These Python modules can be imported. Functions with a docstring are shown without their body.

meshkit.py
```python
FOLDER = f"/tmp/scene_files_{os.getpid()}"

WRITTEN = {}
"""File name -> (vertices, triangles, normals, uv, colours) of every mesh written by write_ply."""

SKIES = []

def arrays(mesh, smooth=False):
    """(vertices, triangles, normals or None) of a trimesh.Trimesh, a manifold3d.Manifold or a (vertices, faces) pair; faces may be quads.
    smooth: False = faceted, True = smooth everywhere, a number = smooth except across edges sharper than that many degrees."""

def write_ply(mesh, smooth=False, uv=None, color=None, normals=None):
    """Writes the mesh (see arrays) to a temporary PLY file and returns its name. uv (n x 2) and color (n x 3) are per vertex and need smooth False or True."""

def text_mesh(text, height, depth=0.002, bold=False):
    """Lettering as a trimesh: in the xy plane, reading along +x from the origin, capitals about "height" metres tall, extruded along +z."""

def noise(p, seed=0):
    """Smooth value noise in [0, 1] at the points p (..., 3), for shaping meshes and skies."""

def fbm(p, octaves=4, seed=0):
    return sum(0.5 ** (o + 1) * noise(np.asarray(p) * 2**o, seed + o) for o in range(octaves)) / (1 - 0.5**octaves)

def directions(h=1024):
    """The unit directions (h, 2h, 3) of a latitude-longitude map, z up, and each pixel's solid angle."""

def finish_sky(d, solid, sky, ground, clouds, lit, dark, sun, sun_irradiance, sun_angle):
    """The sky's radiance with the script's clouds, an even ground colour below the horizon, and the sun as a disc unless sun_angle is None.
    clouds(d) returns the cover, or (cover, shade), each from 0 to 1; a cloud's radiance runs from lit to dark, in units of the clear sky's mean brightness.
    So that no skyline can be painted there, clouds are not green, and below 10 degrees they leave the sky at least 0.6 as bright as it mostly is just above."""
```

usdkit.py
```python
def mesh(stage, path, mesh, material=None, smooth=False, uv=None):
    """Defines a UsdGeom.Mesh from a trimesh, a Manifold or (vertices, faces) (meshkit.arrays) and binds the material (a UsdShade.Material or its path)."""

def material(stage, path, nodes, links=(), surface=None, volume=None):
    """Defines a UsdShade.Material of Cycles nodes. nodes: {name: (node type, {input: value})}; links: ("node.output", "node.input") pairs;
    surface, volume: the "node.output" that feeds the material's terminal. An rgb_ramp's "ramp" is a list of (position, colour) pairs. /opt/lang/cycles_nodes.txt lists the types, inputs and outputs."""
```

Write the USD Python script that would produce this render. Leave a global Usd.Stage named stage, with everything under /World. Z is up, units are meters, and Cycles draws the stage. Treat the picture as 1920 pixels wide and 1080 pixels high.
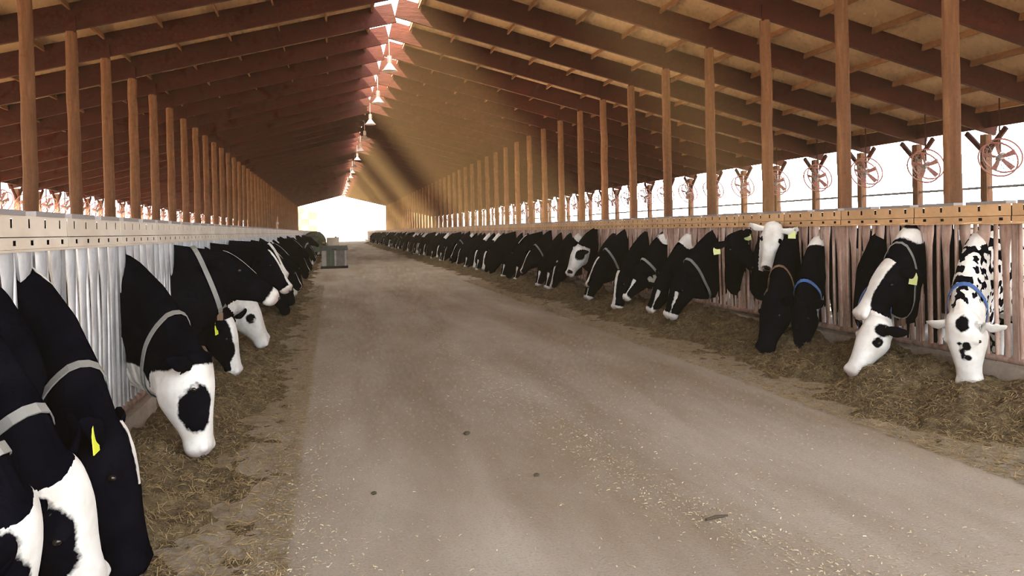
import math, random
import numpy as np, trimesh, manifold3d as m3, usdkit, meshkit
from pxr import Usd, UsdGeom, UsdLux, UsdShade, Sdf, Gf, Vt

stage = Usd.Stage.CreateInMemory()
W = UsdGeom.Xform.Define(stage, '/World'); stage.SetDefaultPrim(W.GetPrim())
UsdGeom.Scope.Define(stage, '/World/Looks')
PI = math.pi

# ------------------------------------------------------------------ camera, sky, sun, exposure
CF, CPSI, CPIT, CROL, CCX, CCY = 1412.3, .2325, .0132, .0231, 955.3, 446.9     # solved from the photograph's vanishing lines
EYE = np.array([0, 0, 1.5])
c_f = np.array([math.sin(CPSI) * math.cos(CPIT), math.cos(CPSI) * math.cos(CPIT), -math.sin(CPIT)])
_r = np.array([math.cos(CPSI), -math.sin(CPSI), 0]); _u = np.cross(_r, c_f)
c_r = _r * math.cos(CROL) - _u * math.sin(CROL); c_u = _u * math.cos(CROL) + _r * math.sin(CROL)
cam = UsdGeom.Camera.Define(stage, '/World/camera')
cam.CreateFocalLengthAttr(CF / 1920 * 36.0); cam.CreateHorizontalApertureAttr(36.0)
cam.CreateVerticalApertureAttr(36.0 * 1080 / 1920)
cam.CreateHorizontalApertureOffsetAttr((960 - CCX) / 1920 * 36.0)
cam.CreateVerticalApertureOffsetAttr(-(540 - CCY) / 1920 * 36.0)
cam.CreateClippingRangeAttr(Gf.Vec2f(.05, 2000))
M = np.eye(4); M[0, :3] = c_r; M[1, :3] = c_u; M[2, :3] = -c_f; M[3, :3] = EYE
cam.AddTransformOp().Set(Gf.Matrix4d(*M.ravel().tolist()))
cam.CreateExposureAttr(-0.72)

SKY = UsdLux.DomeLight.Define(stage, '/World/sky')
SKY.CreateColorAttr(Gf.Vec3f(.93, .97, 1.0)); SKY.CreateIntensityAttr(4.2)
SUN = UsdLux.DistantLight.Define(stage, '/World/sun')
SUN.CreateColorAttr(Gf.Vec3f(1.0, .78, .50)); SUN.CreateIntensityAttr(112.0); SUN.CreateAngleAttr(.6); SUN.CreateNormalizeAttr(True)
SUNDIR = np.array([.615, .05, -.78]); SUNDIR /= np.linalg.norm(SUNDIR)      # the way the light travels: in over the ridge from the left
HAZE = .0017

def look_matrix(d):
    z = -d / np.linalg.norm(d); x = np.cross([0, 1, 0], z); x /= np.linalg.norm(x); y = np.cross(z, x)
    m = np.eye(4); m[0, :3] = x; m[1, :3] = y; m[2, :3] = z
    return m
SUN.AddTransformOp().Set(Gf.Matrix4d(*look_matrix(SUNDIR).ravel().tolist()))

# ------------------------------------------------------------------ materials
MAT = {}
def mat(name, nodes, links=(), surface='p.BSDF', volume=None):
    MAT[name] = usdkit.material(stage, '/World/Looks/' + name, nodes, links, surface=surface, volume=volume)
def plain(name, col, rough=.7, metal=0., **kw):
    mat(name, {'p': ('principled_bsdf', dict(base_color=col, roughness=rough, metallic=metal, **kw))})
def noisy(name, stops, scale=3., rough=.8, stretch=(1, 1, 1), detail=5., bump=0., bscale=None, metal=0., vary=0., spec=.3):
    n = {'g': ('texture_coordinate', {}), 'm': ('mapping', {'scale': stretch}),
         'n': ('noise_texture', {'scale': scale, 'detail': detail, 'roughness': .6}),
         'r': ('rgb_ramp', {'ramp': stops}),
         'p': ('principled_bsdf', {'roughness': rough, 'metallic': metal, 'specular_ior_level': spec})}
    l = [('g.object', 'm.vector'), ('m.vector', 'n.vector'), ('n.fac', 'r.fac')]
    if vary:
        n['o'] = ('object_info', {}); n['h'] = ('hsv', {}); n['mr'] = ('map_range', {'to_min': 1 - vary, 'to_max': 1 + vary})
        l += [('o.random', 'mr.value'), ('mr.result', 'h.value'), ('r.color', 'h.color'), ('h.color', 'p.base_color')]
    else:
        l += [('r.color', 'p.base_color')]
    if bump:
        n['bn'] = ('noise_texture', {'scale': bscale or scale * 4, 'detail': 4.}); n['b'] = ('bump', {'strength': bump, 'distance': .02})
        l += [('m.vector', 'bn.vector'), ('bn.fac', 'b.height'), ('b.normal', 'p.normal')]
    mat(name, n, l)

noisy('post_wood', [(.25, (.095, .040, .020)), (.55, (.155, .072, .037)), (.8, (.24, .13, .07))], 2.2, .85, (6, 6, .6), bump=.4, vary=.12)
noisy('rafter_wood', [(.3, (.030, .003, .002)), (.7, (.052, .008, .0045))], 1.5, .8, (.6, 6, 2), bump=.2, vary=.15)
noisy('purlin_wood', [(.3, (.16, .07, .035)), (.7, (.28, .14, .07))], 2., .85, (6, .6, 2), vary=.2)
noisy('roof_sheet', [(.25, (.43, .275, .155)), (.5, (.49, .32, .19)), (.75, (.55, .37, .225))], .5, .7, (.6, 2, 1), detail=2., vary=.10)
mat('skylight', {'t': ('transparent_bsdf', {'color': (1, 1, 1)}), 'd': ('translucent_bsdf', {'color': (.9, .9, .88)}), 'x': ('mix_closure', {'fac': .03})},
    [('t.BSDF', 'x.closure1'), ('d.BSDF', 'x.closure2')], surface='x.closure')
mat('concrete_floor', {
    'g': ('geometry', {}), 'm1': ('mapping', {'scale': (1.1, .16, 1)}), 'n1': ('noise_texture', {'scale': 1.3, 'detail': 6., 'roughness': .62, 'distortion': .4}),
    'n2': ('noise_texture', {'scale': 70., 'detail': 4., 'roughness': .65}),
    'm3': ('mapping', {'scale': (1, .45, 1)}), 'n3': ('noise_texture', {'scale': .75, 'detail': 5., 'roughness': .6}),
    'r1': ('rgb_ramp', {'ramp': [(.25, (.235, .198, .155)), (.48, (.325, .295, .255)), (.7, (.40, .375, .335))]}),
    'r2': ('rgb_ramp', {'ramp': [(.3, (.80, .77, .72)), (.5, (1, 1, 1)), (.75, (1.08, 1.06, 1.03))]}),
    'r3': ('rgb_ramp', {'ramp': [(.35, (.80, .74, .66)), (.6, (1, 1, 1))]}),
    'x': ('mix', {'mix_type': 'multiply', 'fac': 1.}), 'y': ('mix', {'mix_type': 'multiply', 'fac': 1.}),
    'b': ('bump', {'strength': .35, 'distance': .01}), 'p': ('principled_bsdf', {'roughness': .85, 'specular_ior_level': .25})},
    [('g.position', 'm1.vector'), ('m1.vector', 'n1.vector'), ('g.position', 'n2.vector'), ('g.position', 'm3.vector'), ('m3.vector', 'n3.vector'),
     ('n1.fac', 'r1.fac'), ('n2.fac', 'r2.fac'), ('n3.fac', 'r3.fac'), ('r1.color', 'x.color1'), ('r2.color', 'x.color2'),
     ('x.color', 'y.color1'), ('r3.color', 'y.color2'), ('y.color', 'p.base_color'), ('n2.fac', 'b.height'), ('b.normal', 'p.normal')])
noisy('wet_floor', [(.3, (.025, .019, .013)), (.7, (.06, .047, .034))], .8, .6)
noisy('curb_concrete', [(.3, (.20, .155, .12)), (.7, (.36, .30, .25))], 3., .9, bump=.5)
noisy('dry_ground', [(.3, (.055, .046, .034)), (.7, (.09, .078, .06))], .25, .95)
noisy('end_sheet', [(.3, (.40, .28, .18)), (.7, (.50, .37, .25))], .8, .7, (3, 1, .5))
noisy('galvanised', [(.25, (.25, .24, .245)), (.55, (.44, .45, .475)), (.85, (.60, .62, .66))], 5., .42, (3, 3, .7), metal=.55, vary=.12, spec=.5)
noisy('rusty_steel', [(.3, (.20, .11, .08)), (.55, (.40, .27, .22)), (.8, (.60, .50, .45))], 5., .55, (3, 3, .6), metal=.25, vary=.15, spec=.5)
noisy('rail_cream', [(.25, (.40, .34, .27)), (.6, (.56, .50, .43)), (.85, (.66, .61, .55))], 3., .6, (1, .5, 1), vary=.05)
noisy('rail_ochre', [(.25, (.36, .205, .10)), (.6, (.55, .335, .17)), (.85, (.66, .44, .25))], 3., .6, (1, .5, 1), vary=.06)
plain('dark_slot', (.02, .015, .012), .9)
plain('grey_cap', (.24, .22, .22), .6, .2)
noisy('feed_mound', [(.3, (.05, .032, .016)), (.52, (.10, .072, .036)), (.75, (.18, .135, .07))], 16., .95, bump=1., bscale=60.)
noisy('hay_stem', [(.3, (.15, .105, .045)), (.6, (.29, .215, .11)), (.8, (.46, .37, .22))], 9., .8)
noisy('hay_bit', [(.3, (.26, .21, .13)), (.6, (.44, .37, .26)), (.8, (.62, .55, .43))], 7., .8)
plain('lamp_shade', (.60, .52, .50), .45, 0., transmission_weight=.0)
plain('lamp_housing', (.75, .72, .70), .4, .4)
plain('fan_red', (.50, .23, .22), .6)
plain('fan_grey', (.40, .36, .36), .5, .3)
plain('clod', (.05, .035, .02), .95)
plain('bin_lid', (.075, .075, .068), .6)
plain('bin_white', (.42, .41, .39), .6)
plain('bin_green', (.075, .105, .075), .6)
plain('bin_grey', (.17, .165, .16), .6)
plain('bin_base', (.025, .016, .015), .8)
noisy('tarp_green', [(.3, (.045, .055, .038)), (.7, (.09, .105, .075))], 6., .8, bump=.3)
plain('amber', (.55, .22, .04), .4)
plain('pale_drum', (.55, .50, .42), .6)
noisy('tan_bale', [(.3, (.36, .26, .12)), (.7, (.46, .35, .19))], 2., .9)
plain('rubber', (.02, .02, .02), .8)
mat('haze', {'v': ('principled_volume', {'color': (1.0, .74, .42), 'density': HAZE, 'anisotropy': .0, 'absorption_color': (0, 0, 0)})}, surface=None, volume='v.volume')

# ------------------------------------------------------------------ helpers
_names = {}
def numbered(parent, name):
    k = (parent, name); n = _names.get(k, 0); _names[k] = n + 1
    return name if n == 0 else f'{name}_{n:03d}'
def path_of(parent): return '/World' if parent is None else str(parent.GetPath())
def tag(p, label=None, cat=None, group=None, kind=None):
    for k, v in (('label', label), ('category', cat), ('group', group), ('kind', kind)):
        if v: p.SetCustomDataByKey(k, v)
    return p
def setm(prim, loc=(0, 0, 0), rz=0., mat4=None):
    if mat4 is None:
        c, s = math.cos(rz), math.sin(rz)
        mat4 = [[c, s, 0, 0], [-s, c, 0, 0], [0, 0, 1, 0], [*loc, 1]]
    UsdGeom.Xformable(prim).MakeMatrixXform().Set(Gf.Matrix4d(*np.asarray(mat4, float).ravel().tolist()))
def thing(name, label, cat, loc=(0, 0, 0), rz=0., group=None, kind=None, mat4=None):
    x = UsdGeom.Xform.Define(stage, '/World/' + numbered('/World', name)).GetPrim()
    setm(x, loc, rz, mat4)
    return tag(x, label, cat, group, kind)
def obj(name, mesh, material, parent=None, smooth=False, label=None):
    if isinstance(mesh, MB): mesh = mesh.get()
    pp = path_of(parent)
    m = usdkit.mesh(stage, pp + '/' + numbered(pp, name), mesh, MAT[material], smooth=smooth).GetPrim()
    if label: m.SetCustomDataByKey('label', label)
    return m
def dup(src, label, loc=(0, 0, 0), rz=0., group=None, mat4=None, base=None):
    """one more of a thing: an Xform of its own that references the first one's parts"""
    x = UsdGeom.Xform.Define(stage, '/World/' + numbered('/World', base or _base(src.GetName()))).GetPrim()
    x.GetReferences().AddInternalReference(src.GetPath()); x.SetInstanceable(True)
    setm(x, loc, rz, mat4)
    d = src.GetCustomData()
    return tag(x, label or d.get('label'), d.get('category'), group or d.get('group'))
def _base(n):
    a, _, b = n.rpartition('_')
    return a if b.isdigit() and len(b) == 3 else n

class MB:
    def __init__(s): s.v, s.f, s.n = [], [], 0
    def add(s, v, f):
        v = np.asarray(v, float); f = np.asarray(f, int)
        if f.shape[1] == 4: f = np.vstack([f[:, [0, 1, 2]], f[:, [0, 2, 3]]])
        s.v.append(v); s.f.append(f + s.n); s.n += len(v); return s
    def mesh(s, m):
        a = meshkit.arrays(m); return s.add(a[0], a[1])
    def box(s, c, d, R=None, taper=None):
        x, y, z = np.asarray(d, float) / 2
        v = np.array([[-x, -y, -z], [x, -y, -z], [x, y, -z], [-x, y, -z], [-x, -y, z], [x, -y, z], [x, y, z], [-x, y, z]])
        if taper: v[4:, :2] *= taper
        if R is not None: v = v @ np.asarray(R).T
        return s.add(v + np.asarray(c, float), [[0, 3, 2, 1], [4, 5, 6, 7], [0, 1, 5, 4], [1, 2, 6, 5], [2, 3, 7, 6], [3, 0, 4, 7]])
    def tube(s, pts, r, sides=8, caps=True, squash=None):
        p = np.asarray(pts, float); r = np.broadcast_to(r, (len(p),)).astype(float)
        t = np.gradient(p, axis=0); t /= np.linalg.norm(t, axis=1, keepdims=True) + 1e-12
        a0 = np.array([0, 0, 1.]) if abs(t[0, 2]) < .8 else np.array([1., 0, 0])
        a = np.cross(t, a0); a /= np.linalg.norm(a, axis=1, keepdims=True); b = np.cross(t, a)
        if squash: a = a * squash[0]; b = b * squash[1]
        ang = np.arange(sides) * 2 * PI / sides
        v = p[:, None] + r[:, None, None] * (np.cos(ang)[None, :, None] * a[:, None] + np.sin(ang)[None, :, None] * b[:, None])
        f = []
        for i in range(len(p) - 1):
            for j in range(sides):
                k = (j + 1) % sides
                f += [[i * sides + j, i * sides + k, (i + 1) * sides + k], [i * sides + j, (i + 1) * sides + k, (i + 1) * sides + j]]
        if caps:
            for j in range(1, sides - 1):
                f.append([0, j + 1, j]); o = (len(p) - 1) * sides; f.append([o, o + j, o + j + 1])
        return s.add(v.reshape(-1, 3), f)
    def lathe(s, prof, sides=20, c=(0, 0, 0)):
        p = np.asarray(prof, float); ang = np.arange(sides) * 2 * PI / sides
        v = np.stack([p[:, None, 0] * np.cos(ang), p[:, None, 0] * np.sin(ang), np.broadcast_to(p[:, None, 1], (len(p), sides))], -1)
        f = [[i * sides + j, i * sides + (j + 1) % sides, (i + 1) * sides + (j + 1) % sides, (i + 1) * sides + j] for i in range(len(p) - 1) for j in range(sides)]
        return s.add(v.reshape(-1, 3) + np.asarray(c, float), f)
    def get(s): return (np.vstack(s.v), np.vstack(s.f))

def rot(axis, a):
    x, y, z = np.asarray(axis, float) / np.linalg.norm(axis); K = np.array([[0, -z, y], [z, 0, -x], [-y, x, 0]])
    return np.eye(3) + math.sin(a) * K + (1 - math.cos(a)) * K @ K

# pixel of the 1920 x 1080 photograph -> where that line of sight meets a plane of the barn (used to survey positions)
def ray(x, y): return c_f + c_r * (x - CCX) / CF - c_u * (y - CCY) / CF
def on_x(x, y, X): d = ray(x, y); return EYE + d * (X / d[0])
def on_z(x, y, Z): d = ray(x, y); return EYE + d * ((Z - 1.5) / d[2])

# ------------------------------------------------------------------ dimensions
XR = 1.966                  # ridge
HP, HE = 7.09, 15.2         # ridge to inner posts, to eave posts
FL, FR = -1.42, 5.40      # headlock fences
BAY, Y0R, Y0L = 2.44, 9.426, 14.857 - 3 * 2.44
KMIN, KMAX = -5, 49
YN, YF = -3.2, 131.0
ZB, RD, SL = 5.80, .55, .25  # rafter underside at the inner posts, rafter depth, slope
def zu(d): return ZB + SL * (HP - d)      # underside of the rafters at distance d from the ridge
CA = math.cos(math.atan(SL)); SA = math.sin(math.atan(SL))

# ------------------------------------------------------------------ setting
g = MB(); g.box((XR, 120, -.30), (900, 900, .3)); tag(obj('ground', g, 'dry_ground'), 'bare open ground around the barn', 'ground', kind='structure')
for side, xa, xb in (('left', XR - HE - .5, FL - .12), ('right', FR + .12, XR + HE + .5)):
    g = MB(); g.box(((xa + xb) / 2, (YN + YF) / 2, -.085), (xb - xa, YF - YN, .15)); tag(obj('floor_' + side, g, 'wet_floor'), f'dark wet cow alley floor behind the {side} headlocks', 'floor', kind='structure')
g = MB(); g.box(((FL + FR) / 2, (YN + YF) / 2, -.08), (FR - FL + .24, YF - YN, .16)); tag(obj('floor', g, 'concrete_floor'), 'dusty grey-brown concrete feed alley floor', 'floor', kind='structure')
for side, fx in (('left', FL), ('right', FR)):
    o = thing('baseboard_' + side, f'low stained concrete curb under the {side} row of headlocks', 'curb', kind='structure')
    sg = 1 if side == 'left' else -1
    L = 4.88; n = int((YF - 4 - YN) / L)
    for i in range(n):
        g = MB(); g.box((fx - sg * .04, YN + .2 + L * (i + .5), .13), (.17, L - .02, .27)); obj('curb_block', g, 'curb_concrete', o)

roof = thing('ceiling', 'sloping barn roof of pale sheets on dark red-brown rafters with an open bright ridge', 'roof', kind='structure')
stuffp = MB()
for side, sg, y0 in (('left', -1, Y0L), ('right', 1, Y0R)):
    tilt = rot((0, 1, 0), sg * math.atan(SL))
    for k in range(KMIN, KMAX + 1):
        y = y0 + BAY * k
        a, b = .02, HE + .35
        mid = (a + b) / 2; ln = (b - a) / CA
        c = np.array([XR + sg * mid, y, zu(mid) + RD / 2 / CA])
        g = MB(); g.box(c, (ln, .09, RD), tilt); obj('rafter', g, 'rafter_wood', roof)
        if k == KMAX: continue
        yc = y + BAY / 2
        a, b = .62, HE + .6; mid = (a + b) / 2; ln = (b - a) / CA
        g = MB(); g.box((XR + sg * mid, yc, zu(mid) + (RD + .02) / CA), (ln, BAY - .006, .035), tilt); obj('roof_sheet', g, 'roof_sheet', roof)
        for j in range(12):
            d = .66 + 1.29 * j
            c = (XR + sg * d, yc, zu(d) + (RD - .075) / CA)
            if k <= 8 and d < HE: g = MB(); g.box(c, (.045, BAY - .1, .14), tilt); obj('purlin', g, 'purlin_wood', roof)
            else: stuffp.box(c, (.045, BAY - .1, .14), tilt)
tag(obj('purlin_run', stuffp, 'purlin_wood', roof), kind='stuff')
OPAQUE = {-5, -4, -3, -2, -1, 1, 2, 3, 12, 13, 14, 15, 20, 21, 22, 27, 28}
for k in range(KMIN, KMAX):
    yc = Y0R + BAY * (k + .5)
    g = MB()
    for sg in (-1, 1):
        mid = .31
        g.box((XR + sg * mid, yc, zu(mid) + (RD + .06) / CA), (.64, BAY - .02, .01), rot((0, 1, 0), sg * math.atan(SL)))
    obj('ridge_panel', g, 'roof_sheet' if k in OPAQUE else 'skylight', roof)

# end wall with its gabled opening
def quad_prism(poly, y, t):
    p = m3.CrossSection([np.asarray(poly, float)]).extrude(t)
    v, f, _ = meshkit.arrays(p)
    return np.stack([v[:, 0], y + v[:, 2], v[:, 1]], 1), f[:, ::-1]
OP = 7.45
for sg in (-1, 1):
    poly = [(XR + sg * OP, 0), (XR + sg * (HE + .2), 0), (XR + sg * (HE + .2), zu(HE + .2) + .3), (XR + sg * OP, zu(OP) + .3)]
    if sg < 0: poly = poly[::-1]
    g = MB(); g.add(*quad_prism(poly, 130.2, .12))
    tag(obj('wall_back_left' if sg < 0 else 'wall_back_right', g, 'end_sheet'), f"tan sheet end wall on the {'left' if sg < 0 else 'right'} of the bright far opening", 'wall', kind='structure')

# eave headers with hung rails
for side, sg in (('left', -1), ('right', 1)):
    o = thing('trim_1' if sg < 0 else 'trim_2', f'timber eave beam and rail along the open {side} side of the barn', 'beam', kind='structure')
    x = XR + sg * HE
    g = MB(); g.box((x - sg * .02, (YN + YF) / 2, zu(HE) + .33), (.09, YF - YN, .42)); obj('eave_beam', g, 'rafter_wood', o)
    g = MB(); g.tube([(x, YN, 2.3), (x, YF, 2.3)], .035, 6); obj('side_rail', g, 'galvanised', o)
    g = MB(); g.tube([(x, YN, 1.2), (x, YF, 1.2)], .028, 6); obj('side_rail', g, 'galvanised', o)

# ------------------------------------------------------------------ posts
def pole(r0, r1, h, seed):
    rng = np.random.default_rng(seed); n = 14
    zz = np.linspace(-.02, h, n); rr = np.linspace(r0, r1, n) * (1 + rng.normal(0, .018, n))
    g = MB(); g.tube(np.stack([rng.normal(0, .006, n), rng.normal(0, .006, n), zz], 1), rr, 14); return g
ORD = ['nearest', 'second', 'third', 'fourth', 'fifth', 'sixth', 'seventh', 'eighth', 'ninth', 'tenth', 'eleventh', 'twelfth']
for side, sg, y0 in (('left', -1, Y0L), ('right', 1, Y0R)):
    protos = []
    first = 3 if sg < 0 else 0
    for k in range(KMIN, KMAX):
        loc = (XR + sg * HP, y0 + BAY * k, 0)
        i = k - first
        if i < 0: lab, grp = f'round timber post of the {side} row beside the camera', f'{side} posts beside the camera'
        elif i < 12: lab, grp = f'{ORD[i]} round timber post from the front in the inner row on the {side}', None
        else: lab, grp = f'far round timber post deep down the inner {side} row', f'far inner posts on the {side}'
        if len(protos) < 4:
            t = thing('timber_post', lab, 'post', loc, group=grp)
            obj('pole', pole(.125, .112, ZB - .03, 11 + len(protos) + 7 * (sg > 0)), 'post_wood', t, 50)
            g = MB(); g.box((0, -.062, ZB + .12), (.22, .03, .34)); obj('rafter_cleat', g, 'rafter_wood', t)
            protos.append(t)
        else:
            dup(protos[k % 4], lab, loc, group=grp)
    # eave posts with knee braces
    pr = None
    for k in range(KMIN, KMAX):
        y = y0 + BAY * k; x = XR + sg * HE
        i = k - (3 if sg > 0 else 8)
        if sg > 0 and 0 <= i < 8: lab, grp = f'{ORD[i]} square eave post with knee braces along the open right side', None
        else: lab, grp = f'square eave post with knee braces along the open {side} side', f'eave posts on the {side}'
        if pr is None:
            pr = t = thing('eave_post', lab, 'post', (x, y, 0), group=grp)
            g = MB(); g.box((0, 0, (zu(HE) - .05) / 2), (.19, .19, zu(HE) - .05)); obj('upright', g, 'post_wood', t)
            for s in (-1, 1):
                g = MB(); z1 = zu(HE) + .11
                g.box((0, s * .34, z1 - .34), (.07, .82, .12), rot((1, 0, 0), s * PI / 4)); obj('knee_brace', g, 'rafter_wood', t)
        else: dup(pr, lab, (x, y, 0), group=grp)

# ------------------------------------------------------------------ high bay lamps under the ridge
def lamp(loc, lab, grp=None):
    t = thing('hanging_lamp', lab, 'lamp', loc, group=grp)
    g = MB(); g.tube([(0, 0, .46), (0, 0, zu(0) - loc[2] + .1)], .012, 6); obj('rod', g, 'lamp_housing', t)
    g = MB(); g.lathe([(.0, .50), (.075, .49), (.085, .30), (.06, .24), (.0, .24)], 14); obj('housing', g, 'lamp_housing', t, 40)
    g = MB(); g.lathe([(.062, .26), (.10, .20), (.20, .06), (.27, 0), (.262, 0), (.19, .055), (.09, .19), (.05, .245)], 22); obj('shade', g, 'lamp_shade', t, 40)
    g = MB(); g.lathe([(.0, .12), (.045, .13), (.06, .18), (.03, .24), (0, .24)], 12); obj('bulb', g, 'bin_white', t, 40)
    return t
l0 = None
for i, y in enumerate(np.arange(24.4, 126, 6.1)):
    lab = f'{ORD[i]} bell-shaped lamp hanging under the bright ridge, counted from the front' if i < 6 else 'tiny far bell-shaped lamp hanging under the ridge'
    grp = None if i < 6 else 'far lamps under the ridge'
    if l0 is None: l0 = lamp((XR, y, 6.62), lab)
    else: dup(l0, lab, (XR, y, 6.62), group=grp)

# ------------------------------------------------------------------ fans hung along the eaves
def fan(loc, rz, lab, grp):
    t = thing('hanging_fan', lab, 'fan', loc, rz, grp)
    R = rot((0, 1, 0), .45)
    def ring(r, x, rad, n=28):
        a = np.linspace(0, 2 * PI, n + 1)
        return np.stack([np.full(n + 1, x), r * np.cos(a), r * np.sin(a)], 1) @ R.T, rad
    g = MB(); g.tube([(0, 0, .15), (0, 0, zu(HE - .7) + RD - loc[2])], .018, 6); obj('hanger_rod', g, 'rafter_wood', t)
    for x in (-.12, .12):
        g = MB(); p, rad = ring(.46, x, .02); g.tube(p, rad, 6, caps=False); obj('guard_ring', g, 'fan_red', t)
    g = MB()
    for r in (.16, .26, .36):
        for x in (-.13, .13): g.tube(ring(r, x, .005, 20)[0], .005, 4, caps=False)
    for a in np.arange(10) * PI / 5:
        for x in (-.13, .13): g.tube(np.array([[x, 0, 0], [x * .9, .46 * math.cos(a), .46 * math.sin(a)]]) @ R.T, .006, 4)
    obj('guard_wires', g, 'fan_grey', t)
    for k in range(5):
        a = 2 * PI * k / 5; B = R @ rot((1, 0, 0), a) @ rot((0, 1, 0), 0) @ rot((0, 0, 1), 0)
        v = []
        for r, w in ((.06, .03), (.2, .055), (.40, .07)):
            for s in (-1, 1):
                for d in (-.004, .004): v.append((s * w * .35 + d, s * w * .9, r))
        h = m3.Manifold.hull_points(np.array(v) @ B.T); g = MB(); g.mesh(h); obj('blade', g, 'fan_red', t)
    g = MB(); g.tube(np.array([[-.16, 0, 0], [-.05, 0, 0], [.12, 0, 0]]) @ R.T, [.07, .085, .06], 10); obj('motor', g, 'fan_grey', t)
    g = MB(); g.box((-.02, 0, .3), (.05, .05, .34)); obj('bracket', g, 'fan_grey', t)
    return t
fans = {}
for side, sg, y0 in (('left', -1, Y0L), ('right', 1, Y0R)):
    for k in range(0, 44):
        y = y0 + BAY * (k + .55); loc = (XR + sg * (HE - .7), y, 3.0)
        vis = (k - 2) if sg > 0 else 99
        lab, grp = (f'{ORD[vis]} reddish wire-guarded fan hanging at the bright right eave, counted from the front', None) if 0 <= vis < 8 else (f'reddish wire-guarded fan hanging at the {side} eave far down the barn' if k > 2 else f'reddish wire-guarded fan hanging at the {side} eave beside the camera', f'far fans at the {side} eave' if k > 2 else f'near fans at the {side} eave')
        rz = (PI if sg > 0 else 0) + (.3 if sg > 0 else -.3)
        if not fans: fans[0] = fan(loc, rz, lab, grp)
        else: dup(fans[0], lab, loc, rz, grp)

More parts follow.
